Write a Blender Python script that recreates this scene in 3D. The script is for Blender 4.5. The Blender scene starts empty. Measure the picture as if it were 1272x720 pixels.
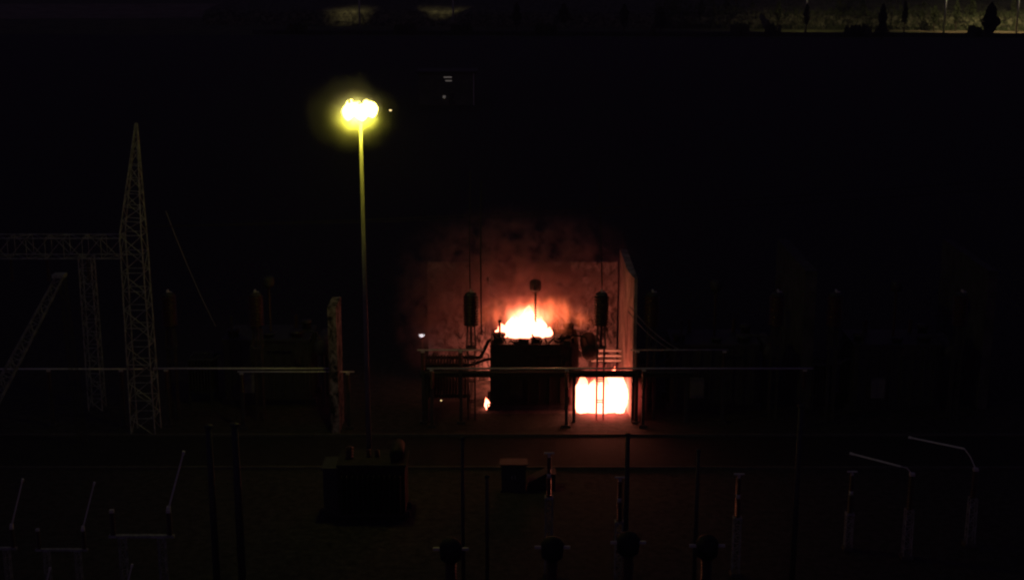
import bpy, math, random
from mathutils import Vector, Matrix, noise as mnoise
random.seed(7)
R = math.radians
S = bpy.context.scene
C = S.collection

# ------------------------------------------------------------------ camera, world, light, exposure
CAM_H, PITCH, F = 30.0, R(14.0), 1747.0          # F in pixels of a 1272 px wide picture
cam = bpy.data.cameras.new('camera')
cam.sensor_width = 36.0
cam.lens = 36.0 * F / 1272.0
cam.clip_start, cam.clip_end = 0.5, 5000
co = bpy.data.objects.new('camera', cam); C.objects.link(co)
co.location = (0, 0, CAM_H); co.rotation_euler = (R(90) - PITCH, 0, 0)
S.camera = co

w = bpy.data.worlds.new('World'); S.world = w; w.use_nodes = True
nt = w.node_tree
sky = nt.nodes.new('ShaderNodeTexSky'); sky.sky_type = 'NISHITA'; sky.sun_disc = False
sky.sun_elevation = R(-1.5); sky.sun_rotation = R(200)
bg = nt.nodes['Background']; bg.inputs['Strength'].default_value = 0.05
mx = nt.nodes.new('ShaderNodeVectorMath'); mx.operation = 'MULTIPLY'; mx.inputs[1].default_value = (1.1, .75, 1.7)   # moonless violet-blue night
nt.links.new(sky.outputs[0], mx.inputs[0]); nt.links.new(mx.outputs[0], bg.inputs[0])
moon = bpy.data.lights.new('moonlight', 'SUN'); moon.energy = 0.004; moon.angle = R(0.5); moon.color = (.75, .8, 1)
mo = bpy.data.objects.new('moonlight', moon); C.objects.link(mo); mo.rotation_euler = (R(50), 0, R(-40))

S.view_settings.view_transform = 'Standard'; S.view_settings.look = 'None'
S.view_settings.exposure = 0; S.view_settings.gamma = 1; S.view_settings.use_curve_mapping = False
cy = S.cycles
cy.max_bounces = 5; cy.diffuse_bounces = 2; cy.glossy_bounces = 2; cy.transmission_bounces = 2
cy.volume_bounces = 0; cy.transparent_max_bounces = 12
cy.use_denoising = True; cy.sample_clamp_indirect = 3; cy.sample_clamp_direct = 0
cy.filter_width = 2.2; cy.volume_step_rate = 1.0; cy.caustics_reflective = False; cy.caustics_refractive = False

# ------------------------------------------------------------------ where a pixel of the photograph lies in the place
def ray(px, py):
    f = Vector((0, math.cos(PITCH), -math.sin(PITCH))); u = Vector((0, math.sin(PITCH), math.cos(PITCH)))
    return f * F + Vector((1, 0, 0)) * (px - 636) - u * (py - 360)
def at(px, py, Y):
    d = ray(px, py); return Vector((0, 0, CAM_H)) + d * (Y / d.y)
def gp(px, py, z=0):
    d = ray(px, py); return Vector((0, 0, CAM_H)) + d * ((z - CAM_H) / d.z)
def X(px, Y, z=0):
    return at(px, 360 + math.tan(math.atan2(CAM_H - z, Y) - PITCH) * F, Y).x

# ------------------------------------------------------------------ materials
def mat(name, col, rough=.7, metal=0.0, nscale=4.0, var=.35, bump=0.0, spec=.4, stretch=None, p0=.32, p1=.68, dist=0):
    m = bpy.data.materials.new(name); m.use_nodes = True; t = m.node_tree; b = t.nodes['Principled BSDF']
    tc = t.nodes.new('ShaderNodeTexCoord'); mp = t.nodes.new('ShaderNodeMapping')
    if stretch: mp.inputs['Scale'].default_value = stretch
    t.links.new(tc.outputs['Object'], mp.inputs[0])
    n = t.nodes.new('ShaderNodeTexNoise'); n.inputs['Scale'].default_value = nscale; n.inputs['Detail'].default_value = 6
    n.inputs['Roughness'].default_value = .65; n.inputs['Distortion'].default_value = dist
    t.links.new(mp.outputs[0], n.inputs['Vector'])
    r = t.nodes.new('ShaderNodeValToRGB'); e = r.color_ramp.elements
    e[0].position, e[1].position = p0, p1
    e[0].color = tuple(c * (1 - var) for c in col) + (1,); e[1].color = tuple(min(1, c * (1 + var)) for c in col) + (1,)
    t.links.new(n.outputs['Fac'], r.inputs[0]); t.links.new(r.outputs[0], b.inputs['Base Color'])
    b.inputs['Roughness'].default_value = rough; b.inputs['Metallic'].default_value = metal
    b.inputs['Specular IOR Level'].default_value = spec
    if bump:
        bp = t.nodes.new('ShaderNodeBump'); bp.inputs['Strength'].default_value = bump; bp.inputs['Distance'].default_value = .05
        t.links.new(n.outputs['Fac'], bp.inputs['Height']); t.links.new(bp.outputs[0], b.inputs['Normal'])
    return m
def emit(name, col, strength, sampled=True):
    m = bpy.data.materials.new(name); m.use_nodes = True; t = m.node_tree
    t.nodes.remove(t.nodes['Principled BSDF'])
    e = t.nodes.new('ShaderNodeEmission'); e.inputs[0].default_value = (*col, 1); e.inputs[1].default_value = strength
    t.links.new(e.outputs[0], t.nodes['Material Output'].inputs['Surface'])
    if not sampled: m.cycles.emission_sampling = 'NONE'
    return m

M = dict(
    gravel=mat('gravel', (.036, .033, .032), .95, 0, 2.2, .7, .9),
    asphalt=mat('asphalt', (.019, .0175, .019), .9, 0, 1.5, .45, .4),
    kerb=mat('kerb_concrete', (.09, .085, .08), .9, 0, 2, .3),
    pit=mat('firelit_pit_concrete', (.13, .105, .10), .9, 0, 1.6, .7, .5),  # paled and tinted pink so the firelight shows on the floor
    concrete=mat('sooty_concrete', (.30, .25, .22), .9, 0, .55, .55, .25, .2, (1, 1, .6)),
    blast=mat('soot_stained_concrete', (.19, .16, .17), .9, 0, 1.9, .94, .3, .2, (1, 1, .7), .40, .62, 1.2),
    unlitwall=mat('unlit_concrete', (.075, .072, .075), .9, 0, .8, .5, .3),  # same wall concrete, darkened so the unlit bays stay dark
    litwall=mat('firelit_scorched_concrete', (.33, .27, .255), .9, 0, .9, .7, .3, .2, (1, 1, .55)),  # same wall concrete, paled so the fire-lit wall reads bright
    bank=mat('rough_bank', (.105, .105, .06), .95, 0, .7, .95, .6, .4, None, .4, .62, 1.0),
    litmetal=mat('lit_pale_metal', (.75, .75, .72), .5, 0, 4, .12),  # paler than bare metal so lamp-lit tubes and arms look bright
    galv=mat('galvanised_steel', (.30, .31, .33), .6, .2, 3, .5),
    dark=mat('dark_grey_paint', (.050, .052, .055), .6, .1, 3, .3),
    soot=mat('blackened_steel', (.022, .020, .019), .75, .1, 2, .6, .3),  # soot around the fire; plain near-black on wires and foreground blocks
    porc=mat('brown_porcelain', (.055, .026, .018), .35, 0, 3, .25),
    alu=mat('aluminium', (.62, .62, .62), .4, .3, 5, .15),
    cabinet=mat('grey_enamel', (.16, .16, .16), .5, 0, 3, .2),
    brickr=mat('render_wall', (.11, .12, .10), .9, 0, .6, .3),
    bark=mat('bark', (.06, .045, .03), .95, 0, 5, .4),
    leaf=mat('foliage', (.050, .065, .025), .8, 0, 1.5, .5),
    leafdark=mat('dark_foliage', (.022, .030, .018), .85, 0, 1.5, .5),
    grass=mat('dry_grass', (.085, .095, .030), .95, 0, .12, .7, .5),
    dirt=mat('pale_dirt', (.24, .19, .11), .95, 0, .10, .6, .4),
    mast=mat('weathered_mast_steel', (.25, .245, .23), .6, .1, 3, .35, 0, .3, (1, 1, .2)),
    wire=mat('conductor', (.30, .30, .30), .5, .3, 3, .2),
    lamp=emit('sodium_lens', (1, .84, .21), 6.0, False),
    white=emit('white_lens', (1, .88, .92), 3.0),
    warm=emit('small_lens', (1, .72, .3), 1.6),
    window=emit('lit_window', (1, .85, .78), .08),
    street=emit('street_lens', (1, .72, .25), 6.0),
)

# ------------------------------------------------------------------ mesh building
class MB:
    def __init__(s): s.v = []; s.f = []
    def box(s, c, d, rz=0, taper=1.0):
        c = Vector(c); i = len(s.v); q = Matrix.Rotation(rz, 3, 'Z')
        for z in (-1, 1):
            k = taper if z > 0 else 1
            for x, y in ((-1, -1), (1, -1), (1, 1), (-1, 1)):
                s.v.append(c + q @ Vector((x * d[0] / 2 * k, y * d[1] / 2 * k, z * d[2] / 2)))
        s.f += [(i+3, i+2, i+1, i), (i+4, i+5, i+6, i+7)] + [(i+a, i+(a+1) % 4, i+4+(a+1) % 4, i+4+a) for a in range(4)]
        return s
    def prism(s, pts, y0, y1):                      # outline in X-Z, pushed along Y
        i = len(s.v); n = len(pts)
        s.v += [Vector((x, y0, z)) for x, z in pts] + [Vector((x, y1, z)) for x, z in pts]
        s.f += [tuple(range(i, i+n)), tuple(range(i+2*n-1, i+n-1, -1))]
        s.f += [(i+(a+1) % n, i+a, i+n+a, i+n+(a+1) % n) for a in range(n)]; return s
    def tube(s, p0, p1, r0, r1=None, n=8):
        return s.lathe(p0, p1, [(0, r0), (1, r0 if r1 is None else r1)], n)
    def lathe(s, p0, p1, prof, n=12):               # prof: (fraction along the axis, radius)
        p0, p1 = Vector(p0), Vector(p1); ax = (p1 - p0)
        z = ax.normalized(); a = Vector((1, 0, 0)) if abs(z.x) < .8 else Vector((0, 1, 0))
        x = z.cross(a).normalized(); y = z.cross(x); i = len(s.v)
        for t, r in prof:
            for k in range(n):
                an = 2 * math.pi * k / n; s.v.append(p0 + ax * t + (x * math.cos(an) + y * math.sin(an)) * r)
        m = len(prof)
        for j in range(m - 1):
            for k in range(n):
                s.f.append((i+j*n+k, i+j*n+(k+1) % n, i+(j+1)*n+(k+1) % n, i+(j+1)*n+k))
        s.f.append(tuple(i+k for k in range(n))[::-1]); s.f.append(tuple(i+(m-1)*n+k for k in range(n)))
        return s
    def path(s, pts, r, n=6):
        for a, b in zip(pts, pts[1:]): s.tube(a, b, r, r, n)
        return s
    def sheds(s, p0, p1, r, R_, k, n=14):           # ribbed insulator
        prof = [(0, r)]
        for j in range(k):
            prof += [((j + .15) / k, r), ((j + .35) / k, R_), ((j + .55) / k, R_ * .96), ((j + .75) / k, r)]
        return s.lathe(p0, p1, prof + [(1, r)], n)
    def lattice(s, p0, p1, w0, w1, seg, r=.04, up=None):
        p0, p1 = Vector(p0), Vector(p1); z = (p1 - p0).normalized()
        a = Vector(up) if up else (Vector((1, 0, 0)) if abs(z.x) < .8 else Vector((0, 1, 0)))
        x = (a - z * a.dot(z)).normalized(); y = z.cross(x)
        def ring(t):
            h = (w0 + (w1 - w0) * t) / 2; c = p0 + (p1 - p0) * t
            return [c + x * sx * h + y * sy * h for sx, sy in ((-1, -1), (1, -1), (1, 1), (-1, 1))]
        a, b = ring(0), ring(1)
        for k in range(4): s.tube(a[k], b[k], r, r, 5)
        for j in range(seg):
            q0, q1 = ring(j / seg), ring((j + 1) / seg)
            for k in range(4):
                l = (k + 1) % 4
                s.tube(q0[k] if j % 2 else q0[l], q1[l] if j % 2 else q1[k], r * .6, r * .6, 4)
                s.tube(q1[k], q1[l], r * .6, r * .6, 4)
        return s
    def build(s, name, m, parent=None, smooth=False, origin=None):
        me = bpy.data.meshes.new(name)
        o = bpy.data.objects.new(name, me); C.objects.link(o)
        org = Vector(origin) if origin else Vector()
        me.from_pydata([p - org for p in s.v], [], s.f); me.materials.append(m); o.location = org
        if smooth: me.shade_smooth()
        if parent: o.parent = parent
        return o
def tag(o, label, cat, group=None, kind=None):
    o['label'] = label; o['category'] = cat
    if group: o['group'] = group
    if kind: o['kind'] = kind
    return o
def thing(name, label, cat, loc=(0, 0, 0), rz=0, group=None):
    o = bpy.data.objects.new(name, None); C.objects.link(o); o.location = loc; o.rotation_euler.z = rz
    return tag(o, label, cat, group)
def struct(o): o['kind'] = 'structure'; return o
def dup(root, loc, label, rz=None, sc=None, group=None):
    r = root.copy(); C.objects.link(r); r.location = loc; r['label'] = label
    if rz is not None: r.rotation_euler.z = rz
    if sc: r.scale = (sc,) * 3
    if group: r['group'] = group
    for ch in list(root.children):
        c = ch.copy(); C.objects.link(c); c.parent = r
        for g in ch.children:
            d = g.copy(); C.objects.link(d); d.parent = c
    return r
def sheet(name, pts, z, m, cuts=0):
    me = bpy.data.meshes.new(name); o = bpy.data.objects.new(name, me); C.objects.link(o)
    me.from_pydata([(x, y, z) for x, y in pts], [], [tuple(range(len(pts)))]); me.materials.append(m); return o

# ------------------------------------------------------------------ the setting
struct(sheet('ground', [(-1500, -200), (1500, -200), (1500, 1800), (-1500, 1800)], 0, M['gravel']))
struct(sheet('service_road', [(-90, 77.3), (90, 77.3), (90, 82.7), (-90, 82.7)], .02, M['asphalt']))
for y in (77.2, 82.8):
    struct(MB().box((0, y, .07), (180, .2, .14)).build('kerb', M['kerb']))
struct(sheet('oil_pit', [(-2.7, 87.0), (7.5, 87.0), (7.5, 94.1), (-2.7, 94.1)], .012, M['pit']))
def gxy(px, py): p = gp(px, py); return (p.x, p.y)
struct(sheet('grass_verge', [(-1200, 533), (1200, 372), (1200, 1500), (-1200, 1500)], .02, M['grass']))
def bank():
    b0, b1 = Vector(gxy(250, 31)), Vector(gxy(1420, 40)); ax = (b1 - b0); L = ax.length; u = ax.normalized(); nrm = Vector((-u.y, u.x))
    prof = [(0, 0), (.6, .8), (1.3, 1.7), (1.9, 2.5), (2.7, 3.4), (3.6, 4.2), (5, 4.9), (8, 5.4), (18, 6.2), (40, 8), (80, 11), (160, 17), (320, 24)]
    n = int(L / 1.2); V = []; Fc = []; m = len(prof)
    for i in range(n + 1):
        q = b0 + u * (L * i / n)
        for d, z in prof:
            k = mnoise.noise(Vector((i * 1.2 / 7, d * .3, z * .5))) + .6 * mnoise.noise(Vector((i * 1.2 / 2, d, z)))
            p = q + nrm * (d + k * .8 * (z > 0)); V.append((p.x, p.y, max(.04, z * (1 + .22 * mnoise.noise(Vector((i * 1.2 / 16, 3, 0)))) + k * .35 * (z > 0))))
    for i in range(n):
        for j in range(m - 1): Fc.append((i*m+j, (i+1)*m+j, (i+1)*m+j+1, i*m+j+1))
    me = bpy.data.meshes.new('hillside'); me.from_pydata(V, [], Fc); me.materials.append(M['bank']); o = bpy.data.objects.new('hillside', me); C.objects.link(o); return o, (b0, u, nrm, L)
hill, HB = bank(); struct(hill)
struct(sheet('dirt_road', [gxy(-300, 25), gxy(620, 21), gxy(1400, 49), gxy(1400, 22), gxy(620, 4), gxy(-300, 6)], .06, M['dirt']))

# blast walls
def wall(name, c, d, label, m='unlitwall'):
    o = MB().box(c, d).build(name, M[m], origin=(c[0], c[1], 0)); return tag(o, label, 'wall', 'concrete blast walls')
WH = 9.3
wall('blast_wall', (.72, 94.4, 4.25), (13.1, .5, 8.5), 'scorched concrete blast wall right behind the fire, facing us and glowing orange', 'blast')
m_ = MB(); pl = [(7.42, 94.15), (7.42, 88.3), (7.70, 86.0), (7.92, 86.0), (7.92, 94.65), (7.42, 94.65)]; k_ = len(pl)   # free end shaped with a chamfer to catch firelight as a bright rim
m_.v = [Vector((x, y, 0)) for x, y in pl] + [Vector((x, y, WH)) for x, y in pl]
m_.f = [tuple(range(k_))[::-1], tuple(range(k_, 2 * k_))] + [(i, (i + 1) % k_, k_ + (i + 1) % k_, k_ + i) for i in range(k_)]
bw = m_.build('blast_wall', M['litwall'], origin=(7.7, 91, 0))
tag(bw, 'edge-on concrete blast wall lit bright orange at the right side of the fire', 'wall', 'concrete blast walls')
wall('blast_wall', (X(1005, 88, 6), 93, WH/2), (.75, 10, WH), 'dark edge-on blast wall between the two unlit transformer bays right of the fire')
wall('blast_wall', (X(1229, 88, 6), 93, WH/2), (.6, 10, WH), 'dark edge-on blast wall farthest right, beyond both unlit transformers')
p = X(413, 82.6, 4)
tag(MB().box((p, 84.4, 4.1), (.52, 2.6, 8.2)).build('blast_wall', M['blast'], origin=(p, 84.4, 0)),
    'short edge-on concrete wall left of the fire, its right side tinged red', 'wall', 'concrete blast walls')

# ------------------------------------------------------------------ transformers
def transformer(x, y, label, body, burnt):
    ro, nf = (0, 15) if burnt else (1.9, 8)
    t = thing('power_transformer', label, 'transformer', (x, y, 0), 0, 'power transformers in their bays')
    b = MB().box((0, 1.75, 2.45), (5.5, 3.5, 4.0)).box((0, 1.75, 4.53), (5.7, 3.7, .16))
    for k in range(8): b.box((-2.45 + k * .7, -.06, 2.4), (.14, .14, 3.7))
    for k in range(5): b.box((2.81, .35 + k * .7, 2.4), (.14, .14, 3.7)); b.box((-2.81, .35 + k * .7, 2.4), (.14, .14, 3.7))
    tank = b.build('tank', body, t)
    MB().box((0, .5, .22), (6.2, .35, .44)).box((0, 3, .22), (6.2, .35, .44)).box((-2.4, 1.75, .2), (.3, 3.2, .36)).box((2.4, 1.75, .2), (.3, 3.2, .36)).build('skid', M['dark'], t)
    for (hx, hy, hr, hh) in ((-2.3, .9, .35, .45), (1.9, .8, .4, .35), (.1, .6, .3, .25), (2.3, 2.6, .3, .6)):
        MB().lathe((hx, hy, 4.61), (hx, hy, 4.61 + hh), [(0, hr), (.7, hr), (.7, hr * 1.25), (1, hr * 1.25)], 12).build('turret', body, t, True)
    # radiator bank standing left of the tank
    rb = MB()
    for k in range(nf): rb.box((-7.15 + ro + k * .2, 1.45, 1.95), (.075, 2.3, 2.3))
    rx0, rx1 = -7.3 + ro, -7.3 + ro + nf * .2 + .1
    for ry, rz_ in ((.6, 3.0), (2.3, 3.0), (.6, .9)): rb.tube((rx0, ry, rz_), (rx1, ry, rz_), .11)
    r = rb.build('radiator_bank', body, t)
    for xx in (rx0 + .1, rx1 - .15):
        for yy in (.5, 2.4): MB().box((xx, yy, .4), (.14, .14, .8)).build('radiator_leg', M['dark'], t)
    MB().path([(rx1, 2.3, 3.0), ((rx1 - 2.9) / 2, 2.3, 3.0), (-3.0, 2.3, 4.2), (-2.7, 2.3, 4.2)], .12, 8).build('oil_pipe', body, t)
    MB().path([(rx1, .6, 3.0), (-3.1, .6, 3.4), (-2.7, .6, 3.4)], .10, 8).build('oil_pipe', body, t)
    # conservator drum end-on at the right
    cs = MB().lathe((3.62, -.2, 4.05), (3.62, 3.0, 4.05), [(0, .25), (.02, .48), (.05, .56), (.95, .56), (.98, .48), (1, .25)], 20).build('conservator', body, t, True)
    for ly in (.4, 2.4): MB().box((3.62, ly, 1.75), (.18, .18, 3.5)).build('conservator_leg', M['dark'], t)
    MB().path([(3.5, .2, 4.5), (3.3, .2, 5.05), (2.4, .4, 5.1), (1.9, .8, 4.9)], .06, 8).build('vent_pipe', body, t)
    MB().path([(-2.25, .2, 4.6), (-2.25, .2, 6.05)], .07, 8).lathe((-2.25, .2, 6.0), (-2.25, .2, 6.15), [(0, .1), (1, .12)], 8).build('relief_pipe', body, t)
    bu = MB().sheds((.07, 1.5, 4.6), (.07, 1.5, 7.75), .06, .11, 18).build('bushing', M['porc'], t, True)
    MB().lathe((.07, 1.5, 7.7), (.07, 1.5, 8.55), [(0, .1), (.12, .32), (.3, .38), (.75, .38), (.9, .3), (1, .08)], 14).build('bushing_cap', M['dark'], bu, True)
    for k, xx in enumerate((-1.4, 1.55)):
        q = MB().sheds((xx, 2.9, 4.6), (xx, 2.9, 5.5), .08, .15, 6).build('bushing', M['porc'], t, True)
    MB().box((-1.2, -.2, 1.7), (.9, .35, 1.3)).build('control_box', M['cabinet'] if not burnt else body, t)
    MB().box((.9, -.12, 3.9), (1.6, .16, .1)).box((2.1, -.2, 3.3), (.25, .3, .5)).build('gauge_bracket', body, t)
    if burnt:
        d = MB()
        rr = random.Random(3)
        for k in range(26):
            a = Vector((rr.uniform(-2.7, 2.9), rr.uniform(-.1, .7), rr.uniform(4.55, 4.7)))
            e = a + Vector((rr.uniform(-.6, .6), rr.uniform(-.2, .3), rr.uniform(-.05, .55)))
            d.tube(a, e, rr.uniform(.03, .09), None, 5)
        for k in range(9):
            d.box((rr.uniform(-2.5, 2.6), rr.uniform(0, .6), 4.68 + rr.uniform(0, .12)), (rr.uniform(.2, .7), rr.uniform(.2, .5), rr.uniform(.15, .4)), rr.uniform(0, 3))
        d.build('charred_fittings', body, t)
    return t
BX, BY = X(664, 87.5, 4.5), 87.4
transformer(BX, BY, 'burning power transformer, blackened tank with flames on its lid and beside it', M['soot'], True)
idle = transformer(BX + 11.75, BY, 'unlit power transformer in the bay just right of the fire', M['dark'], False)
dup(idle, (BX + 23.5, BY, 0), 'unlit power transformer farthest right, two bays from the fire')
dup(idle, (X(330, 88, 3), 88.5, 0), 'unlit power transformer left of the fire under the pale double busbar')

# ------------------------------------------------------------------ fire: each tongue is a lumpy closed mesh that gives off light; an added glow volume imitates the halo around it
def flame_mat(name, core, tip, s):
    m = bpy.data.materials.new(name); m.use_nodes = True; t = m.node_tree; t.nodes.remove(t.nodes['Principled BSDF'])
    tc = t.nodes.new('ShaderNodeTexCoord'); sp = t.nodes.new('ShaderNodeSeparateXYZ'); t.links.new(tc.outputs['Generated'], sp.inputs[0])
    n = t.nodes.new('ShaderNodeTexNoise'); n.inputs['Scale'].default_value = 1.6; n.inputs['Detail'].default_value = 4; t.links.new(tc.outputs['Object'], n.inputs['Vector'])
    a = t.nodes.new('ShaderNodeMath'); a.operation = 'MULTIPLY_ADD'; a.inputs[1].default_value = .5; t.links.new(n.outputs['Fac'], a.inputs[0]); t.links.new(sp.outputs['Z'], a.inputs[2])
    r = t.nodes.new('ShaderNodeValToRGB'); e = r.color_ramp.elements
    e[0].position, e[0].color = .75, (*core, 1); e[1].position, e[1].color = 1.15, (*tip, 1)
    e[1].position = 1.0; mr = t.nodes.new('ShaderNodeMath'); mr.operation = 'MULTIPLY'; mr.inputs[1].default_value = .78
    t.links.new(a.outputs[0], mr.inputs[0]); t.links.new(mr.outputs[0], r.inputs[0])
    em = t.nodes.new('ShaderNodeEmission'); em.inputs[1].default_value = s; t.links.new(r.outputs[0], em.inputs[0])
    t.links.new(em.outputs[0], t.nodes['Material Output'].inputs['Surface']); return m
def glow_mat(name, col, s, nz=.3, lim=.6, pwr=1.6):
    m = bpy.data.materials.new(name); m.use_nodes = True; t = m.node_tree; t.nodes.remove(t.nodes['Principled BSDF'])
    tc = t.nodes.new('ShaderNodeTexCoord')
    n = t.nodes.new('ShaderNodeTexNoise'); n.inputs['Scale'].default_value = 1.3; n.inputs['Detail'].default_value = 3
    mp = t.nodes.new('ShaderNodeMapping'); mp.inputs['Scale'].default_value = (1, 1, .5)
    t.links.new(tc.outputs['Object'], mp.inputs[0]); t.links.new(mp.outputs[0], n.inputs['Vector'])
    v = t.nodes.new('ShaderNodeVectorMath'); v.operation = 'SUBTRACT'; v.inputs[1].default_value = (.5, .5, .42); t.links.new(tc.outputs['Generated'], v.inputs[0])
    l = t.nodes.new('ShaderNodeVectorMath'); l.operation = 'LENGTH'; t.links.new(v.outputs[0], l.inputs[0])
    mm = t.nodes.new('ShaderNodeMath'); mm.operation = 'MULTIPLY_ADD'; mm.inputs[1].default_value = nz; t.links.new(n.outputs['Fac'], mm.inputs[0]); t.links.new(l.outputs['Value'], mm.inputs[2])
    r = t.nodes.new('ShaderNodeMapRange'); r.inputs['From Min'].default_value = lim; r.inputs['From Max'].default_value = .18 + nz * .3; r.inputs['To Max'].default_value = 1; t.links.new(mm.outputs[0], r.inputs[0])
    pw = t.nodes.new('ShaderNodeMath'); pw.operation = 'POWER'; pw.inputs[1].default_value = pwr; t.links.new(r.outputs[0], pw.inputs[0])
    ms = t.nodes.new('ShaderNodeMath'); ms.operation = 'MULTIPLY'; ms.inputs[1].default_value = s; t.links.new(pw.outputs[0], ms.inputs[0])
    em = t.nodes.new('ShaderNodeEmission'); em.inputs[0].default_value = (*col, 1); t.links.new(ms.outputs[0], em.inputs[1])
    t.links.new(em.outputs[0], t.nodes['Material Output'].inputs['Volume']); return m
FL = flame_mat('flame', (1, .245, .14), (1, .13, .05), 8.2)
GL = glow_mat('flame_glow', (1, .17, .055), 1.7, .55, .62, 1.8)  # emissive volume painting the orange glow around the lid fire
GR = glow_mat('red_bloom_glow', (1, .10, .07), .9, .22, .62, 1.5)  # emissive volume imitating the red bloom around the low fire
GI = glow_mat('inner_glow', (1, .25, .12), 7.0, .35, .56, 2.0)
def tongue(parent, x, y, z, wx, wy, h, seed, lean=0, name='flame', m=None, blunt=.5, n=20, k=16):
    b = MB(); i = 0
    for j in range(k + 1):
        t = j / k
        r = (math.sin(math.pi * min(1, .18 + t * .82)) ** .7) * (1 - t) ** (.35 * (1 - blunt)) if t < 1 else 0.01
        for q in range(n):
            a = 2 * math.pi * q / n
            p = Vector((math.cos(a), math.sin(a), t * 2.2))
            d = 1 + .38 * mnoise.noise(p * 1.7 + Vector((seed * 7.3, 0, -seed))) + .18 * mnoise.noise(p * 4 + Vector((0, seed * 3, 0)))
            zz = t * h * (1 + .22 * mnoise.noise(Vector((math.cos(a) * 1.6, math.sin(a) * 1.6, seed * 5))) * t)
            sw = .25 * mnoise.noise(Vector((seed, t * 2, 3))) * t
            b.v.append(Vector((x + (r * d * math.cos(a) + sw) * wx / 2 + lean * t * t, y + r * d * math.sin(a) * wy / 2, z + zz)))
    for j in range(k):
        for q in range(n): b.f.append((j*n+q, j*n+(q+1) % n, (j+1)*n+(q+1) % n, (j+1)*n+q))
    b.f.append(tuple(range(n))[::-1]); b.f.append(tuple(k*n+q for q in range(n)))
    return b.build(name, m or FL, parent, True)
# on the lid
fy = 89.2
f1 = thing('fire', 'white-hot fire flaring up from the lid of the burning transformer', 'fire', (BX, fy, 4.62), 0, 'fires')
sc_ = 1 / 18.7
def lx(px): return (px - 664) * sc_
for i, (px, w_, d_, h_, ln) in enumerate(((656, 1.5, 1.4, 2.0, .1), (641, 1.4, 1.3, 1.45, -.1), (627, 1.0, .9, .8, -.2), (670, 1.1, 1.0, 1.3, .15), (680, .7, .7, .6, .15), (650, 2.2, 1.2, 1.1, 0))):
    tongue(f1, lx(px), random.uniform(-.15, .25), 0, w_, d_, h_, i + 1, ln)
tongue(f1, lx(660), .2, -.5, 10.5, 3.4, 4.0, 21, .3, 'flame_glow', GL, .8)
tongue(f1, lx(651), 0, -.1, 4.8, 2.4, 2.7, 22, 0, 'inner_flame', GI, .5)
# beside the tank, down on the oil pit
f2 = thing('fire', 'blinding white fire burning low on the oil pit right of the transformer tank', 'fire', (X(747, 87.6, 1), 87.6, .03), 0, 'fires')
for i, (dx, w_, d_, h_) in enumerate(((-1.25, 1.25, 1.0, 2.35), (-.5, 1.3, 1.1, 2.0), (.2, 1.3, 1.1, 2.3), (.85, 1.4, 1.1, 2.75), (1.2, 1.0, 1.1, 2.6), (-.1, 3.2, 1.2, 1.7), (.3, 2.2, 1.4, 1.9))):
    tongue(f2, dx, random.uniform(-.3, .3), 0, w_, d_, h_, i + 11, 0, blunt=.9)
tongue(f2, .1, -.6, -.9, 5.6, 4.6, 4.4, 31, 0, 'flame_glow', GR, 1)
tongue(f2, 0, -.1, -.02, 3.6, 1.8, 2.8, 32, 0, 'inner_flame', GI, 1)
f3 = thing('fire', 'tiny flame glimpsed in the gap between radiators and burning tank', 'fire', (X(606, 87.9, .6), 87.9, .03), 0, 'fires')
tongue(f3, 0, 0, 0, .4, .4, .75, 41, -.15); tongue(f3, .28, .1, 0, .35, .35, .5, 42, .1)
f4 = thing('fire', 'fire running behind the burning tank, seen only as pink light through the left gap', 'fire', (.75, 92.4, .03), 0, 'fires')
tongue(f4, -.7, 0, 0, 2.4, 1.6, 3.0, 51); tongue(f4, .9, .2, 0, 1.6, 1.4, 1.9, 52)

# smoke
def smoke_mat(name, dens, scale, col=(.75, .68, .62), n0=.40, n1=.68, power=1.0):
    m = bpy.data.materials.new(name); m.use_nodes = True; t = m.node_tree; t.nodes.remove(t.nodes['Principled BSDF'])
    tc = t.nodes.new('ShaderNodeTexCoord')
    n = t.nodes.new('ShaderNodeTexNoise'); n.inputs['Scale'].default_value = scale; n.inputs['Detail'].default_value = 4; n.inputs['Distortion'].default_value = .6
    t.links.new(tc.outputs['Object'], n.inputs['Vector'])
    v = t.nodes.new('ShaderNodeVectorMath'); v.operation = 'SUBTRACT'; v.inputs[1].default_value = (.5, .5, .5); t.links.new(tc.outputs['Generated'], v.inputs[0])
    l = t.nodes.new('ShaderNodeVectorMath'); l.operation = 'LENGTH'; t.links.new(v.outputs[0], l.inputs[0])
    fr = t.nodes.new('ShaderNodeMapRange'); fr.inputs['From Min'].default_value = .5; fr.inputs['From Max'].default_value = .15 if power == 1 else 0; t.links.new(l.outputs['Value'], fr.inputs[0])
    nr = t.nodes.new('ShaderNodeMapRange'); nr.inputs['From Min'].default_value = n0; nr.inputs['From Max'].default_value = n1; t.links.new(n.outputs['Fac'], nr.inputs[0])
    mu = t.nodes.new('ShaderNodeMath'); mu.operation = 'MULTIPLY'; pw = t.nodes.new('ShaderNodeMath'); pw.operation = 'POWER'; pw.inputs[1].default_value = 1 if power == 1 else 2.2; t.links.new(fr.outputs[0], pw.inputs[0]); t.links.new(pw.outputs[0], mu.inputs[0]); t.links.new(nr.outputs[0], mu.inputs[1])
    md = t.nodes.new('ShaderNodeMath'); md.operation = 'MULTIPLY'; md.inputs[1].default_value = dens; t.links.new(mu.outputs[0], md.inputs[0])
    pv = t.nodes.new('ShaderNodeVolumePrincipled'); pv.inputs['Color'].default_value = (*col, 1); t.links.new(md.outputs[0], pv.inputs['Density'])
    t.links.new(pv.outputs[0], t.nodes['Material Output'].inputs['Volume']); return m
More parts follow.
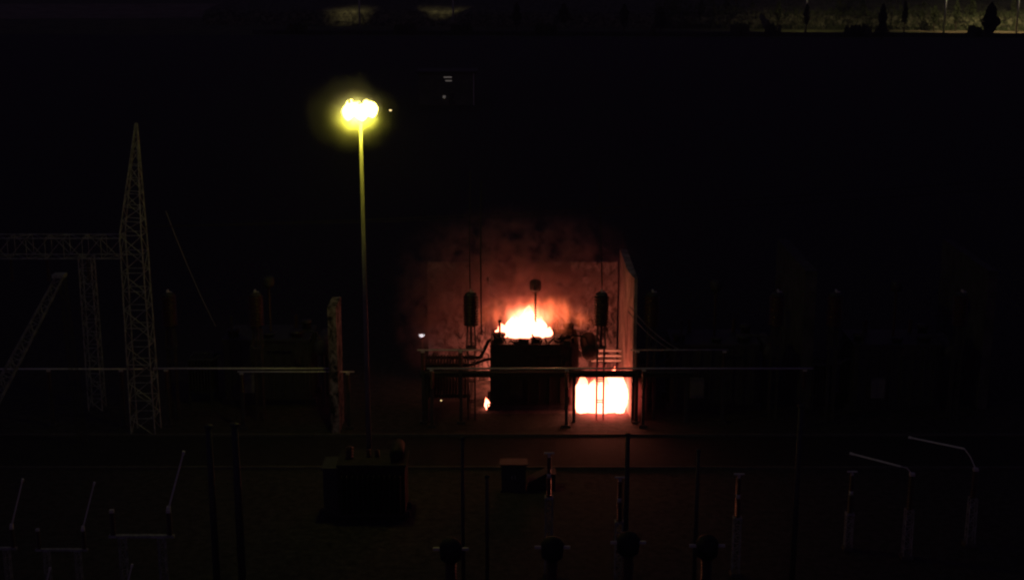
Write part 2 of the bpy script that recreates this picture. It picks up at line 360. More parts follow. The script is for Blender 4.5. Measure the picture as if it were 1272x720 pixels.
def puff(name, c, d, m, seed, label, cat):
    b = MB(); n, k = 20, 12
    for j in range(k + 1):
        ph = math.pi * j / k
        for q in range(n):
            a = 2 * math.pi * q / n; u = Vector((math.sin(ph) * math.cos(a), math.sin(ph) * math.sin(a), math.cos(ph)))
            b.v.append(Vector((u.x * d[0], u.y * d[1], u.z * d[2])) / 2 * (1 + .1 * mnoise.noise(u * 2 + Vector((seed, 0, 0)))))
    for j in range(k):
        for q in range(n): b.f.append((j*n+q, (j+1)*n+q, (j+1)*n+(q+1) % n, j*n+(q+1) % n))
    o = b.build(name, m); o.location = c; return tag(o, label, cat, None, 'stuff')
puff('smoke', (-5.5, 91.4, 5.6), (6.0, 5.0, 10.0), smoke_mat('drifting_smoke', 2.6, 1.0, (.62, .38, .40), .44, .60, 2), 5, 'ragged reddish smoke drifting at the left edge of the fire glow', 'smoke')
puff('smoke', (.3, 90.9, 8.4), (19.0, 7.0, 10.5), smoke_mat('fire_smoke', 4.6, 1.0, (.60, .38, .40), .46, .62, 2), 3, 'rolling smoke lit red and orange above the burning transformer', 'smoke')

# ------------------------------------------------------------------ high mast lamp
MY = 74.0; MX = X(458, MY, 3); MZ = at(453, 136, MY).z
mast = thing('high_mast_light', 'tall slim mast with a ring of blazing yellow floodlights left of the fire', 'lamp mast', (MX, MY, 0))
MB().lathe((0, 0, .05), (0, 0, MZ + .35), [(0, .15), (.5, .12), (1, .085)], 14).build('pole', M['mast'], mast, True)
MB().box((0, 0, .06), (.9, .9, .06)).build('base_plate', M['galv'], mast)
rg = MB()
for q in range(12):
    a0, a1 = q * math.pi / 6, (q + 1) * math.pi / 6
    rg.tube((.5 * math.cos(a0), .5 * math.sin(a0), MZ + .2), (.5 * math.cos(a1), .5 * math.sin(a1), MZ + .2), .04, None, 6)
for q in range(4):
    a0 = q * math.pi / 2; rg.tube((0, 0, MZ + .2), (.5 * math.cos(a0), .5 * math.sin(a0), MZ + .2), .035, None, 6)
rg.build('crown_ring', M['galv'], mast)
for q in range(8):
    a = q * math.pi / 4 + .26; cx, cy_ = .56 * math.cos(a), .56 * math.sin(a)
    h = MB().lathe((cx, cy_, MZ + .36), (cx, cy_, MZ + .54), [(0, .07), (.6, .06), (1, .03)], 10).build('floodlight', M['galv'], mast)
    js, jz = (1.0, .78, 1.12, .9, 1.05, .82, 1.1, .95)[q], (.0, .07, -.05, .1, -.08, .05, -.02, .08)[q]
    MB().lathe((cx, cy_, MZ + .40 + jz), (cx + .10 * math.cos(a), cy_ + .10 * math.sin(a), MZ - .48 * js + jz), [(0, .05), (.06, .17 * js), (.18, .27 * js), (.45, .36 * js), (.75, .27 * js), (.93, .14 * js), (1, .03)], 14).build('lens', M['lamp'], h, True)
for q in range(3):                                          # the lamps' own light
    a = q * 2 * math.pi / 3 + .3
    l = bpy.data.lights.new('floodlight_lamp', 'POINT'); l.energy = 210; l.color = (1, .90, .06); l.shadow_soft_size = .25
    lo = bpy.data.objects.new('floodlight_lamp', l); C.objects.link(lo); lo.parent = mast; lo.location = (.46 * math.cos(a), .46 * math.sin(a), MZ - .66)
halo = puff('smoke', (MX - .5, MY, MZ - .1), (5.8, 5.0, 5.0), smoke_mat('lamp_halo', .21, 1.1, (1, 1, 1), .30, .70, .8), 8, 'thin added volume standing in for the yellow lens halo around the mast floodlights', 'smoke')  # added volume imitating the lens glow of the floodlights
puff('smoke', (MX - .35, MY, MZ - .15), (3.6, 3.2, 2.9), smoke_mat('lamp_halo_core', 1.5, 1.3, (1, 1, 1), .22, .65, .8), 9, 'dense added volume standing in for the bright yellow halo core at the mast floodlights', 'smoke')  # second added volume, for the bright core of that lens glow

# ------------------------------------------------------------------ small lamps
def lamp_on_post(px, py, Y, lens, size, label, name='post_lamp'):
    p = at(px, py, Y)
    t = thing(name, label, 'lamp', (p.x, Y, 0))
    MB().tube((0, 0, 0), (0, 0, p.z - size * .3), size * .16).build('post', M['dark'], t)
    hd = MB().box((0, .05, p.z + size * .27), (size * 1.15, size * .8, size * .1)).build('lamp_head', M['dark'], t)
    MB().lathe((0, 0, p.z - size * .3), (0, 0, p.z + size * .22), [(0, size * .2), (.4, size * .45), (1, size * .5)], 10).build('lens', lens, hd, True)
    return t
lamp_on_post(524, 416, 93.5, M['white'], .42, 'small stark white lamp on a post at the left edge of the glow')
lamp_on_post(485, 137, 230, M['warm'], .5, 'tiny far lamp on a low post just right of the mast floodlights')
lamp_on_post(548, 497, 86.2, M['warm'], .12, 'pinprick ember speck made as a tiny lens on an added knee-high post in front of the burnt radiators')  # stands for an ember; its lamp post is added

# ------------------------------------------------------------------ instrument transformers (the dark ribbed ovals)
def instrument(x, y, label):
    t = thing('instrument_transformer', label, 'transformer', (x, y, 0), 0, 'instrument transformers in a row before the bays')
    for s in (-1, 1):
        for q in (-1, 1): MB().tube((s * .22, q * .22, 0), (s * .22, q * .22, 4.75), .055, None, 6).build('leg', M['dark'], t)
    st = MB().box((0, 0, 4.8), (.62, .62, .1))
    for z in (1.2, 2.6, 3.9): MB().box((0, -.22, z), (.44, .04, .06)).box((0, .22, z), (.44, .04, .06)).box((.22, 0, z), (.04, .44, .06)).box((-.22, 0, z), (.04, .44, .06)).build('brace', M['dark'], t)
    for s in (-1, 1):
        for q in (-1, 1): st.tube((s * .3, q * .3, 4.85), (s * .2, q * .2, 6.3), .05, None, 6)
    st.tube((0, 0, 4.85), (0, 0, 6.3), .08); st.build('stand', M['dark'], t)
    MB().sheds((0, 0, 6.25), (0, 0, 8.2), .40, .50, 11, 18).build('porcelain_body', M['porc'], t, True)
    MB().lathe((0, 0, 8.2), (0, 0, 8.45), [(0, .42), (.5, .36), (1, .12)], 16).build('cap', M['dark'], t, True)
    MB().box((.0, -.1, 8.52), (.1, .3, .16)).box((.14, -.1, 8.46), (.22, .12, .05)).build('terminal', M['alu'], t)
    return t
iy = 86.0
first = instrument(X(585, iy, 7.3), iy, 'dark ribbed oval insulator on a four-legged stand, left side of the fire')
for px, lb in ((747, 'dark ribbed oval insulator on a stand, right of the fire, above the low white fire'),
               (810, 'dim ribbed insulator on a stand just right of the glowing blast wall'),
               (965, 'dim ribbed insulator on a stand left of the first dark wall on the right'),
               (1037, 'dim ribbed insulator on a stand right of the first dark wall on the right'),
               (1193, 'dim ribbed insulator on a stand left of the farthest dark wall'),
               (318, 'dim ribbed insulator on a stand left of the red-tinged wall, nearer it'),
               (210, 'dim ribbed insulator on a stand beside the tall lattice tower')):
    dup(first, (X(px, iy, 7.3), iy, 0), lb)

# ------------------------------------------------------------------ pipe bridge, bars and busbars
def post_support(x, y, ztop, label, group):
    t = thing('busbar_support', label, 'insulator post', (x, y, 0), 0, group)
    MB().box((0, 0, .08), (.5, .5, .16)).box((0, 0, (ztop - 1.3) / 2 + .08), (.2, .2, ztop - 1.46)).build('steel_post', M['dark'], t)
    MB().sheds((0, 0, ztop - 1.3), (0, 0, ztop - .12), .08, .16, 8).build('insulator', M['porc'], t, True)
    MB().box((0, 0, ztop - .07), (.24, .2, .1)).build('clamp', M['alu'], t)
    return t
def busbar(px0, px1, py, Y, r, label, m='litmetal'):  # finish picked by how brightly lit each tube should look
    a, b = at(px0, py, Y), at(px1, py, Y)
    o = MB().tube((a.x, Y, a.z), (b.x, Y, a.z), r, None, 10).build('tubular_busbar', M[m], None, True)
    return tag(o, label, 'busbar', 'horizontal tubular busbars'), a.z
_, zb = busbar(190, 412, 457.5, 84.6, .062, 'upper of two pale tubes ending at the red-tinged wall left of the fire')
_, zb2 = busbar(295, 440, 461.5, 84.2, .045, 'lower of two pale tubes, passing just beyond the red-tinged wall')
_, zb3 = busbar(-30, 178, 458, 84.6, .05, 'dim tube running left from the lattice tower foot')
_, zc = busbar(530, 1010, 457.5, 84.5, .065, 'long tube crossing in front of the burning tank above the pipe bridge', 'alu')
_, zd = busbar(518, 600, 434.5, 85.2, .05, 'short high tube left of the burning tank by the white lamp')
_, ze = busbar(783, 905, 434.5, 85.2, .05, 'high tube running right from the glowing wall edge', 'galv')
for px, z, Y, lb in ((206, zb, 84.6, 'insulator post carrying the left end of the upper pale tube'), (300, zb2, 84.2, 'insulator post under the left end of the lower pale tube'),
                 (432, zb2, 84.2, 'insulator post right of the red-tinged wall'), (60, zb3, 84.6, 'insulator post under the dim tube at the far left'),
                 (150, zb3, 84.6, 'insulator post under the dim tube by the lattice tower'),
                 (536, zc, 84.5, 'insulator post at the left end of the long tube before the fire'), (704, zc, 84.5, 'insulator post under the long tube left of the low white fire'),
                 (800, zc, 84.5, 'insulator post under the long tube just right of the low white fire'), (1000, zc, 84.5, 'insulator post at the right end of the long tube'),
                 (525, zd, 85.2, 'insulator post under the short high tube below the white lamp'), (572, zd, 85.2, 'insulator post under the short high tube near the burning tank'),
                 (792, ze, 85.2, 'insulator post under the high tube at the glowing wall edge'), (900, ze, 85.2, 'insulator post at the right end of the high tube')):
    post_support(X(px, Y, z), Y, z - .04, lb, 'insulator posts under the busbars')
pb = thing('pipe_bridge', 'dark low pipe bridge spanning in front of the burning transformer', 'pipe bridge', (0, 85.4, 0))
xa, xb = X(522, 85.4, 3.3), X(862, 85.4, 3.3)
zp = at(700, 467, 85.4).z
MB().box(((xa + xb) / 2, 0, zp + .08), (xb - xa, .5, .16)).build('deck', M['soot'], pb)
MB().tube((xa, -.14, zp + .27), (xb, -.14, zp + .27), .07).build('pipe', M['dark'], pb)
MB().tube((xa, .12, zp + .27), (xb, .12, zp + .27), .07).build('pipe', M['dark'], pb)
for px in (530, 713, 786, 852): MB().box((X(px, 85.4, 1.5), 0, zp / 2), (.2, .2, zp)).build('leg', M['dark'], pb)
pr = thing('pipe_rack', 'three stacked pipes lit orange against the wall right of the fire', 'pipes', (X(757, 90.5, 4), 91.5, 0))
for py in (435, 441.5, 447.5):
    z = at(757, py, 91.5).z; MB().tube((-1.25, 0, z), (1.2, 0, z), .085, None, 10).build('pipe', M['litmetal'], pr, True)
for s in (-1.1, 1.05): MB().box((s, .14, 2.1), (.12, .12, 4.2)).build('leg', M['dark'], pr)

# ------------------------------------------------------------------ gantry, lattice towers
GY = 83.5
g = thing('gantry', 'tall lattice tower with a pointed peak carrying a lattice beam off to the left', 'gantry', (0, GY, 0))
zt = at(166, 153, GY).z; zbm = at(100, 306, GY).z
tx = X(171.5, GY, 8)
MB().lattice((tx, 0, 0), (tx, 0, zbm + .8), 1.5, 1.3, 11, .05).lattice((tx, 0, zbm + .8), (tx + .62, 0, zt), 1.3, .10, 8, .045).build('tower', M['galv'], g)
tx2 = X(-130, GY, 8)
MB().lattice((tx2, 0, 0), (tx2, 0, zbm + .8), 1.5, 1.3, 11, .05).lattice((tx2, 0, zbm + .8), (tx2, 0, zt), 1.3, .10, 8, .045).build('tower', M['galv'], g)
MB().lattice((tx2 + .7, 0, zbm), (tx - .7, 0, zbm), 1.25, 1.25, 12, .04, (0, 0, 1)).build('beam', M['galv'], g)
for px in (15, 60, 110):
    xx = X(px, GY, 10); MB().sheds((xx, 0, zbm - 2.2), (xx, 0, zbm - .65), .03, .13, 9, 10).build('insulator_string', M['porc'], g, True)
xx = X(113, 88, 6)
tag(MB().lattice((xx, 88, 0), (xx, 88, at(113, 318, 88).z), .9, .8, 12, .045).build('lattice_column', M['galv'], origin=(xx, 88, 0)), 'faint upright lattice column left of the tall tower', 'lattice column')
a, b = at(74, 344, 80), at(8, 468, 80); d = (b - a); e = a + d * (a.z / -d.z)
af = thing('lattice_trestle', 'leaning lattice leg rising to the right at the far left', 'trestle', (0, 0, 0))
MB().lattice(e, a, .75, .4, 20, .045).build('leg', M['galv'], af)
MB().lattice((a.x + .1, 81.5, 0), (a.x + .1, 80.1, a.z), .45, .35, 14, .02).build('leg', M['dark'], af)
MB().box((a.x, a.y, a.z + .1), (.7, .7, .2)).build('cap', M['galv'], af)

# wires
def sag(a, b, s, n=14):
    a, b = Vector(a), Vector(b); return [a + (b - a) * (i / n) + Vector((0, 0, -4 * s * (i / n) * (1 - i / n))) for i in range(n + 1)]
def wires(name, paths, r, label, grp=None):
    m = MB()
    for p in paths: m.path(p, r, 5)
    o = m.build(name, M['wire' if name == 'jumper_cable' else 'soot']); return tag(o, label, 'cable', grp)  # dropper and overhead wires painted near-black so they look unlit
for k, (q0, q1, Y0, Y1, lb) in enumerate((((782, 380), (848, 436), 86, 85.2, 'sagging cable right of the glowing wall, upper of a close pair'),
                                  ((780, 386), (838, 436), 86, 85.2, 'sagging cable right of the glowing wall, lower of a close pair'),
                                  ((206, 262), (268, 405), 83.5, 86, 'faint cable dropping right of the tall lattice tower'))):
    wires('jumper_cable', [sag(at(*q0, Y0), at(*q1, Y1), .35)], .028, lb, 'jumper cables')
for px, top, lb in ((583, 305, 'thin dark dropper wire above the left oval insulator'), (597, 318, 'thin dark dropper wire passing right of the left oval insulator down to the pipes'),
                    (747, 318, 'thin dark dropper wire above the right oval insulator')):
    a = at(px, top, iy + .3); b = at(px + 1, 415 if px == 597 else 362, iy + .3)
    wires('dropper_wire', [[a + Vector((0, 3, 4.2)), a, b]], .045 if px == 597 else .035, lb, 'dropper wires')
zw = at(583, 305, iy + .3).z + 4.2
for k, (yy, lb) in enumerate(((iy + 3.3, 'overhead line over the fire, carrying the dropper wires'), (iy + 8, 'rearmost overhead line behind the fire'))):
    wires('overhead_line', [sag((X(170, GY, 8), GY, zbm + 1.2), (60, yy, zw + 1.5), 1.0, 24)], .02, lb, 'overhead lines')

# ------------------------------------------------------------------ foreground switchyard
def base_at(px, py_bottom): p = gp(px, py_bottom); return p
# station transformer (dark block)
st = thing('auxiliary_transformer', 'squat black transformer block in front of the mast foot', 'transformer', (X(457, 70, 1), 69.6, 0))
MB().box((.25, 1.3, 1.65), (3.5, 2.2, 2.7)).box((.25, 1.3, 3.05), (3.7, 2.4, .1)).build('tank', M['soot'], st)
rd = MB()
for k in range(12): rd.box((-1.3 + k * .28, -.1, 1.55), (.06, .5, 2.1))
rd.build('radiator', M['soot'], st)
MB().box((-1.95, 1.2, 1.5), (.8, 1.6, 2.5)).box((-1.95, 1.2, 2.8), (.95, 1.75, .08)).build('cable_box', M['dark'], st)
MB().box((0, .7, .15), (4.4, .3, .3)).box((0, 1.9, .15), (4.4, .3, .3)).build('skid', M['dark'], st)
MB().sheds((-1.0, 1.2, 3.1), (-1.0, 1.2, 3.75), .13, .22, 4).build('bushing', M['porc'], st, True)
MB().lathe((1.55, .5, 3.5), (1.55, 2.2, 3.5), [(0, .2), (.05, .36), (.95, .36), (1, .2)], 14).build('conservator', M['soot'], st, True)
for k in (.3, .75): MB().sheds((k - .3, 1.4, 3.1), (k - .3, 1.4, 3.5), .08, .14, 3).build('bushing', M['porc'], st, True)
# cabinets
cb = thing('control_cabinet', 'dark control cabinet with a pale roof edge, below the burning tank', 'cabinet', (X(638, 73.6, .8), 73.6, 0))
MB().box((0, .4, .85), (1.35, .8, 1.5)).box((0, .4, .06), (1.45, .9, .12)).build('body', M['dark'], cb)
MB().box((0, .38, 1.64), (1.55, 1.0, .07)).build('roof', M['dark'], cb)
for s in (-1, 1):
    dd = MB().box((s * .335, -.018, .88), (.63, .03, 1.36)).build('door', M['dark'], cb); MB().box((s * .09, -.05, .9), (.03, .03, .2)).build('handle', M['alu'], dd)
sb = thing('equipment_box', 'low black box with a sloping lid beside the control cabinet', 'box', (X(672, 73.8, .5), 73.8, 0))
MB().prism([(-.7, 0), (.8, 0), (.8, .95), (.3, 1.0), (-.7, .45)], 0, .9).build('body', M['soot'], sb)
MB().prism([(-.74, .46), (.3, 1.01), (.84, .96), (.84, 1.0), (.3, 1.06), (-.74, .51)], -.05, .95).build('lid', M['dark'], sb)

# steel columns
for px, top, Y, r, nm in ((265, 530, 61, .17, 'left of a dark pair of round steel columns in the left foreground'), (297, 528, 61, .19, 'right of a dark pair of round steel columns in the left foreground'),
                      (575, 545, 61, .09, 'thin dark pole left of the control cabinet'), (605, 592, 60.5, .09, 'thin dark pole nearest the control cabinet, at its left'),
                      (778, 540, 62, .12, 'thin dark pole below the low white fire'), (988, 505, 61, .14, 'dim tall pole in the right foreground'), (865, 560, 61.5, .10, 'dim pole between the low white fire and the right foreground')):
    ztop = at(px, top, Y).z; xx = X(px, Y, 4)
    t = thing('steel_column', nm, 'pole', (xx, Y, 0), 0, 'steel columns in the foreground')
    MB().lathe((0, 0, .05), (0, 0, ztop), [(0, r), (1, r * .85)], 12).build('shaft', M['dark'], t, True)
    MB().box((0, 0, .04), (r * 4, r * 4, .08)).build('base_plate', M['galv'], t)
    MB().lathe((0, 0, ztop), (0, 0, ztop + .12), [(0, r * 1.2), (.6, r * 1.2), (1, r * .3)], 12).build('cap', M['dark'], t, True)

# post insulators
def post_insulator(px, top, Y, label, proto=None):
    ztop = at(px, top, Y).z; xx = X(px, Y, 5)
    t = thing('post_insulator', label, 'insulator', (xx, Y, 0), 0, 'post insulators in the foreground')
    z0 = ztop - 2.3
    MB().box((0, 0, .1), (.5, .5, .2)).build('footing', M['kerb'], t)
    MB().lattice((0, 0, .2), (0, 0, z0), .34, .34, 7, .028).build('pedestal', M['galv'], t)
    MB().box((0, 0, z0 + .04), (.42, .42, .08)).build('plate', M['galv'], t)
    MB().sheds((0, 0, z0 + .08), (0, 0, z0 + 1.05), .075, .15, 8).build('insulator', M['porc'], t, True)
    MB().lathe((0, 0, z0 + 1.05), (0, 0, z0 + 1.25), [(0, .12), (.5, .09), (1, .12)], 10).build('collar', M['alu'], t, True)
    MB().sheds((0, 0, z0 + 1.25), (0, 0, z0 + 2.1), .07, .135, 7).build('insulator', M['porc'], t, True)
    MB().box((0, 0, z0 + 2.15), (.12, .12, .3)).box((0, 0, z0 + 2.28), (.5, .1, .06)).build('top_clamp', M['alu'], t)
    return t
post_insulator(682, 562, 63, 'pale-topped post insulator standing right of the control cabinet')
post_insulator(770, 592, 62, 'reddish post insulator below the low white fire')
post_insulator(1060, 585, 66, 'dim post insulator at the left in front of the pale slanting arms')
post_insulator(918, 588, 63, 'dim lone post insulator midway in the right foreground')

# current transformers
def current_transformer(px, top, Y, label):
    ztop = at(px, top, Y).z; xx = X(px, Y, 4)
    t = thing('current_transformer', label, 'transformer', (xx, Y, 0), 0, 'current transformers along the bottom edge')
    MB().box((0, 0, (ztop - 2.6) / 2), (.34, .34, ztop - 2.6)).build('pedestal', M['dark'], t)
    MB().box((0, 0, ztop - 2.5), (.7, .7, .2)).build('base_box', M['dark'], t)
    MB().sheds((0, 0, ztop - 2.4), (0, 0, ztop - 1.1), .16, .26, 9).build('insulator', M['porc'], t, True)
    MB().lathe((0, 0, ztop - 1.1), (0, 0, ztop), [(0, .25), (.15, .46), (.7, .5), (.9, .34), (1, .1)], 16).build('head', M['soot'], t, True)
    MB().box((-.62, 0, ztop - .5), (.3, .1, .12)).box((.62, 0, ztop - .5), (.3, .1, .12)).build('terminal', M['alu'], t)
    return t
for px, top, lb in ((686, 666, 'black bulbous head on a post at the bottom, left of the middle one'), (780, 660, 'black bulbous head on a post at the bottom, middle of three'),
                    (878, 664, 'dim bulbous head on a post at the bottom, right of the middle one'), (560, 668, 'black bulbous head on a post at the bottom beside the two thin poles')):
    current_transformer(px, top, 56.5, lb)

# disconnectors with raised blades, left foreground
def disconnector(loc, hinge_z, vec, label, group, rz=0):
    t = thing('disconnector', label, 'switch', loc, rz, group)
    z0 = hinge_z - 1.25
    for s in (-.9, .9): MB().lattice((s, 0, 0), (s, 0, z0 - .12), .3, .3, 6, .025).build('leg', M['galv'], t)
    MB().box((0, 0, z0 - .06), (3.0, .22, .12)).build('base_frame', M['galv'], t)
    for s in (-1.3, 1.3):
        MB().sheds((s, 0, z0), (s, 0, z0 + 1.1), .07, .14, 8).build('insulator', M['porc'], t, True)
        MB().box((s, 0, z0 + 1.17), (.2, .16, .14)).build('contact', M['alu'], t)
    h = Vector((1.3, 0, hinge_z)); v = Vector(vec)
    MB().tube(h, h + v, .045, .04, 8).box(h + v * .02, (.16, .16, .2)).tube(h + v * .97, h + v * 1.03, .07, .07, 8).build('blade', M['litmetal'], t)
    return t
def place_open(px, py, Y, sc, label, proto=None):
    tip = at(px, py, Y)
    if proto is None:
        hz = tip.z - 2.75; return disconnector((tip.x - 1.3 - .85, Y, 0), hz, (.85, 0, 2.75), label, 'open disconnectors in the left foreground')
    return dup(proto, (tip.x - 2.15 * sc, Y, 0), label, sc=sc)
P = place_open(228, 562, 60, 1, 'disconnector with a raised pale blade, rightmost in the left foreground')
pz = 2.75 + (at(228, 562, 60).z - 2.75)
for px, py, Y, lb in ((117, 600, 60, 'smaller disconnector with raised blade left of the rightmost one'), (28, 596, 60, 'smaller disconnector with raised blade at the left frame edge'),
                  (164, 702, 52, 'near disconnector, only its blade tip showing at the bottom below the rightmost one'), (62, 706, 52, 'near disconnector, only its blade tip showing at the bottom left corner')):
    sc = at(px, py, Y).z / pz; place_open(px, py, Y, sc, lb, P)

# closed-arm disconnectors, right foreground
def arm_switch(p_h, p_t, base, label):
    p_h, p_t = Vector(p_h), Vector(p_t)
    t = thing('arm_switch', label, 'switch', (base.x, base.y, 0), 0, 'switches with a slanting arm in the right foreground')
    o = Vector((base.x, base.y, 0)); h, e = p_h - o, p_t - o
    MB().box((0, 0, .1), (.6, .6, .2)).build('footing', M['kerb'], t)
    MB().lattice((0, 0, .2), (0, 0, 2.6), .4, .36, 6, .03).build('pedestal', M['galv'], t)
    MB().sheds((0, 0, 2.6), (0, 0, base.z - .1), .08, .16, 12).build('insulator', M['porc'], t, True)
    MB().box((0, 0, base.z - .03), (.26, .2, .14)).build('head', M['alu'], t)
    MB().tube(h, e, .055, .05, 8).tube(h + (e - h) * .96, h + (e - h) * 1.02, .075).build('arm', M['litmetal'], t)
    MB().path([h, h + (Vector((0, 0, base.z)) - h) * .5 + Vector((0, 0, .12)), Vector((0, 0, base.z))], .03, 6).build('jumper', M['alu'], t)
    return t
b1 = at(1133, 588, 65); arm_switch(at(1119, 579, 65.3), at(1057, 563, 67), b1, 'switch with a pale slanting arm, the lower left of two in the right foreground')
b2 = at(1212, 582, 66.5); arm_switch(at(1198, 557, 67.6), at(1130, 543, 69.3), b2, 'switch with a dim slanting arm, the upper right of two in the right foreground')

# ------------------------------------------------------------------ far background
by = 262
bl = thing('control_building', 'small far grey-green building with slit windows right of the mast floodlights', 'building', (X(555, by, 3), by, 0))
MB().box((0, 3, 3.0), (10.4, 6, 6.0)).build('wall', M['brickr'], bl)
MB().box((0, 3, 6.15), (11.2, 6.8, .3)).build('roof', M['dark'], bl)
for z, x0, wd in ((5.2, .2, 1.5), (4.55, .35, 1.2)):
    wf = MB().box((x0, -.04, z), (wd + .2, .08, .36)).build('window', M['dark'], bl); MB().box((x0, -.1, z), (wd, .04, .22)).build('pane', M['window'], wf)
dr = MB().box((.9, -.05, 1.1), (1.1, .1, 2.2)).build('door', M['dark'], bl); MB().box((1.3, -.13, 1.1), (.06, .06, .2)).build('handle', M['alu'], dr)
MB().box((-.5, -.15, 1.6), (.5, .3, .4)).build('wall_lamp', M['window'], bl)
MB().tube((5.0, -.12, 0), (5.0, -.12, 5.9), .1).build('downpipe', M['alu'], bl)

wl = MB().box((0, 0, .7), (470, .4, 1.4)).build('boundary_wall', M['dark'], None); wl.location = (150, 448, 0); wl.rotation_euler.z = R(-4)
tag(wl, 'long low boundary wall far off below the lit verge', 'wall')

def streetlight(px, py, arm, power, label, hgt=16, cone=120, aim=40):
    p = gp(px, py)
    t = thing('street_lamp', label, 'street lamp', (p.x, p.y, 0), 0, 'street lamps along the far road')
    MB().lathe((0, 0, 0), (0, 0, hgt), [(0, .34), (1, .2)], 10).build('post', M['alu'], t, True)
    MB().path([(0, 0, hgt - .2), (arm * .5, 0, hgt + .5), (arm, 0, hgt + .6)], .09, 8).build('arm', M['galv'], t)
    h = MB().box((arm, 0, hgt + .6), (1.2, .5, .25)).build('lamp_head', M['dark'], t)
    MB().box((arm, 0, hgt + .45), (.9, .36, .06)).build('lens', M['street'], h)
    l = bpy.data.lights.new('street_lamp_light', 'SPOT'); l.energy = power; l.color = (1, .80, .42); l.spot_size = R(cone); l.spot_blend = 1.0; l.shadow_soft_size = .3
    lo = bpy.data.objects.new('street_lamp_light', l); C.objects.link(lo); lo.parent = t; lo.location = (arm, 0, hgt + .3); lo.rotation_euler.x = R(aim)
streetlight(447, 33, -4, 2600, 'pale street lamp post at the top edge, left of two', 17, 74, 36)
streetlight(563, 33, -4, 2600, 'pale street lamp post at the top edge, right of two', 17, 74, 36)
streetlight(1262, 43.5, 3, 19000, 'street lamp post at the top right corner', 17, 120, 45)
streetlight(1172, 43.2, 3, 8500, 'street lamp post in the lit verge left of the corner tree', 17, 130)
streetlight(1000, 41.5, 3, 4500, 'street lamp post left of the dark conical tree', 19, 140)

# trees
def crown_mb(h, wd, seed, n, conical, bot=.12, leaf=.5):
    rr = random.Random(seed); m = MB()
    for k in range(n):
        t = rr.random() ** .9
        rad = wd / 2 * ((1 - t) ** .6 if conical else math.sin(math.pi * min(1, .15 + .85 * t)) ** .8) * math.sqrt(rr.random()) * (.75 + .4 * mnoise.noise(Vector((t * 4, seed, 0))))
        a = rr.uniform(0, 6.283); c = Vector((rad * math.cos(a), rad * math.sin(a), h * (bot + t * (1 - bot))))
        u = Vector((rr.gauss(0, 1), rr.gauss(0, 1), rr.gauss(0, 1))).normalized(); v = u.cross(Vector((rr.gauss(0, 1), rr.gauss(0, 1), rr.gauss(0, 1)))).normalized()
        s = leaf * rr.uniform(.6, 1.4); i = len(m.v)
        m.v += [c - u * s, c + v * s * .5, c + u * s, c - v * s * .5]; m.f.append((i, i+1, i+2, i+3))
    return m
def tree(px, py, h, wd, seed, label, conical=True, n=1500, m='leafdark', bot=.12, Y=None, leaf=.45, grp='trees by the far road'):
    p = gp(px, py)
    t = thing('tree', label, 'tree', (p.x, p.y, 0), 0, grp)
    tr = MB().lathe((0, 0, 0), (0, 0, h * .9), [(0, wd * .05 + .12), (.3, wd * .035 + .08), (1, .03)], 8)
    rr = random.Random(seed + 99)
    for k in range(7):
        z = h * rr.uniform(max(bot, .25), .8); a = rr.uniform(0, 6.28); tr.tube((0, 0, z), (math.cos(a) * wd * .35, math.sin(a) * wd * .35, z + h * .1), .06, .02, 5)
    tr.build('trunk', M['bark'], t); crown_mb(h, wd, seed, n, conical, bot, leaf).build('crown', M[m], t)
tree(1095, 49, 10.4, 5.0, 1, 'dark conical tree standing against the lit verge, left of two')
tree(1229, 46, 10.4, 6.6, 2, 'dark bulky tree near the top right corner, right of two', False, 2200)
desc = ['left end of the row', 'second from the left of the row', 'third from the left of the row', 'fourth from the left of the row', 'fifth from the left of the row', 'sixth from the left of the row',
        'just left of the dark conical tree', 'just right of the dark conical tree', 'left of the middle verge', 'at the middle of the lit verge', 'right of the middle verge', 'just left of the bulky tree', 'at the right frame edge']
for k, px in enumerate((868, 905, 930, 968, 1003, 1040, 1068, 1124, 1148, 1160, 1186, 1206, 1257)):
    rr = random.Random(k); tree(px + rr.uniform(-4, 4), 44 - rr.uniform(0, 12), 8 + rr.uniform(0, 3.5), 2.2 + rr.uniform(0, 1.2), 20 + k, 'slim young tree at the far road, ' + desc[k], False, 420, 'leaf', .35)
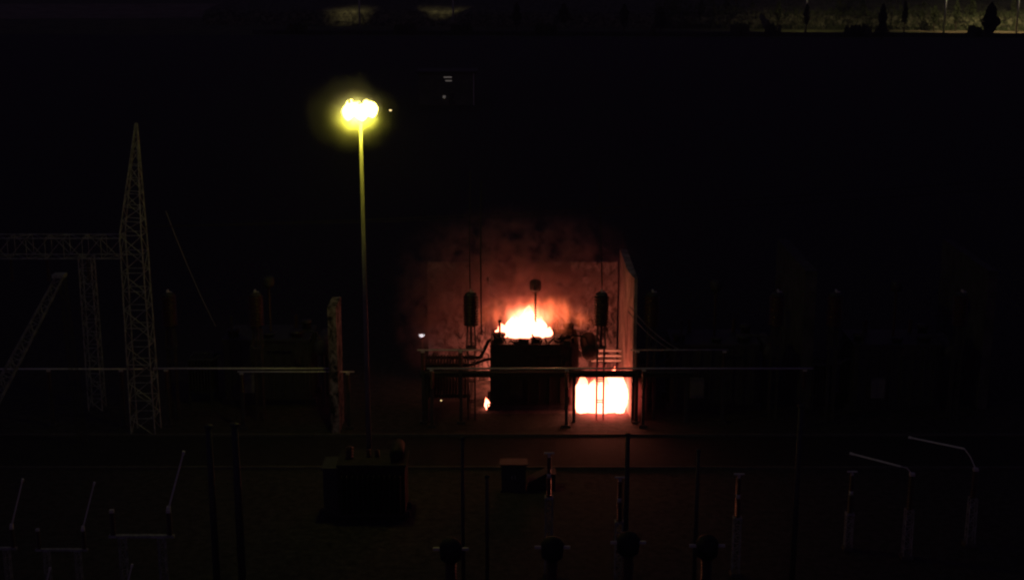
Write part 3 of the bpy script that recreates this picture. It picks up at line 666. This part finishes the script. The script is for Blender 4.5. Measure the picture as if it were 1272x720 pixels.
for k, (px, py, h) in enumerate(((642, 38, 9), (700, 34, 8), (775, 40, 9), (820, 40, 8))):
    tree(px, py, h, 4 + k % 2, 60 + k, 'dim far tree at the top centre, ' + ('leftmost', 'second from left', 'third from left', 'rightmost')[k] + ' of four', False, 900, 'leafdark', .2)
# undergrowth on the hillside
rr = random.Random(5); m = MB(); b0, u_, nrm, L = HB
for k in range(15000):
    d = 160 * rr.random() ** 2.4; q = b0 + u_ * rr.uniform(L * .5, L) + nrm * d
    z = min(d * 1.15, 4.4 + d * .07) - .2; s = rr.uniform(.3, 1.0); a = rr.uniform(0, 3.14); u = Vector((math.cos(a), math.sin(a), 0)) * s * .5; p = Vector((q.x, q.y, z)); i = len(m.v)
    m.v += [p - u, p + u, p + u * .3 + Vector((rr.uniform(-.2, .2), 0, s * 1.6)), p - u * .3 + Vector((0, rr.uniform(-.2, .2), s * 1.4))]; m.f.append((i, i+1, i+2, i+3))
for k in range(4500):                                        # rank weeds along the foot of the boundary wall
    t_ = rr.uniform(-230, 230); p = Vector((150 + t_, 448 - math.tan(R(4)) * t_ + rr.uniform(-1.5, .9), 0)); s = rr.uniform(.4, 1.1) * (2.4 if mnoise.noise(Vector((t_ / 9, 1, 2))) > .15 else .8)
    a = rr.uniform(0, 3.14); u = Vector((math.cos(a), math.sin(a), 0)) * s * .5; i = len(m.v)
    m.v += [p - u, p + u, p + u * .3 + Vector((rr.uniform(-.2, .2), 0, s * 1.6)), p - u * .3 + Vector((0, rr.uniform(-.2, .2), s * 1.4))]; m.f.append((i, i+1, i+2, i+3))
tag(m.build('undergrowth', M['leaf']), 'scrubby undergrowth on the dim far hillside at the top right', 'undergrowth', None, 'stuff')

# ------------------------------------------------------------------ haze: thin volume added so lamps and fire glow in the air
hz = MB().box((0, 790, 28), (3200, 2200, 59)).build('haze', None)
hz.data.materials.clear()
hm = bpy.data.materials.new('haze'); hm.use_nodes = True; t = hm.node_tree; t.nodes.remove(t.nodes['Principled BSDF'])
pv = t.nodes.new('ShaderNodeVolumePrincipled'); pv.inputs['Density'].default_value = .0003; pv.inputs['Color'].default_value = (.85, .85, .88, 1)
t.links.new(pv.outputs[0], t.nodes['Material Output'].inputs['Volume'])
hz.data.materials.append(hm); hz['kind'] = 'stuff'
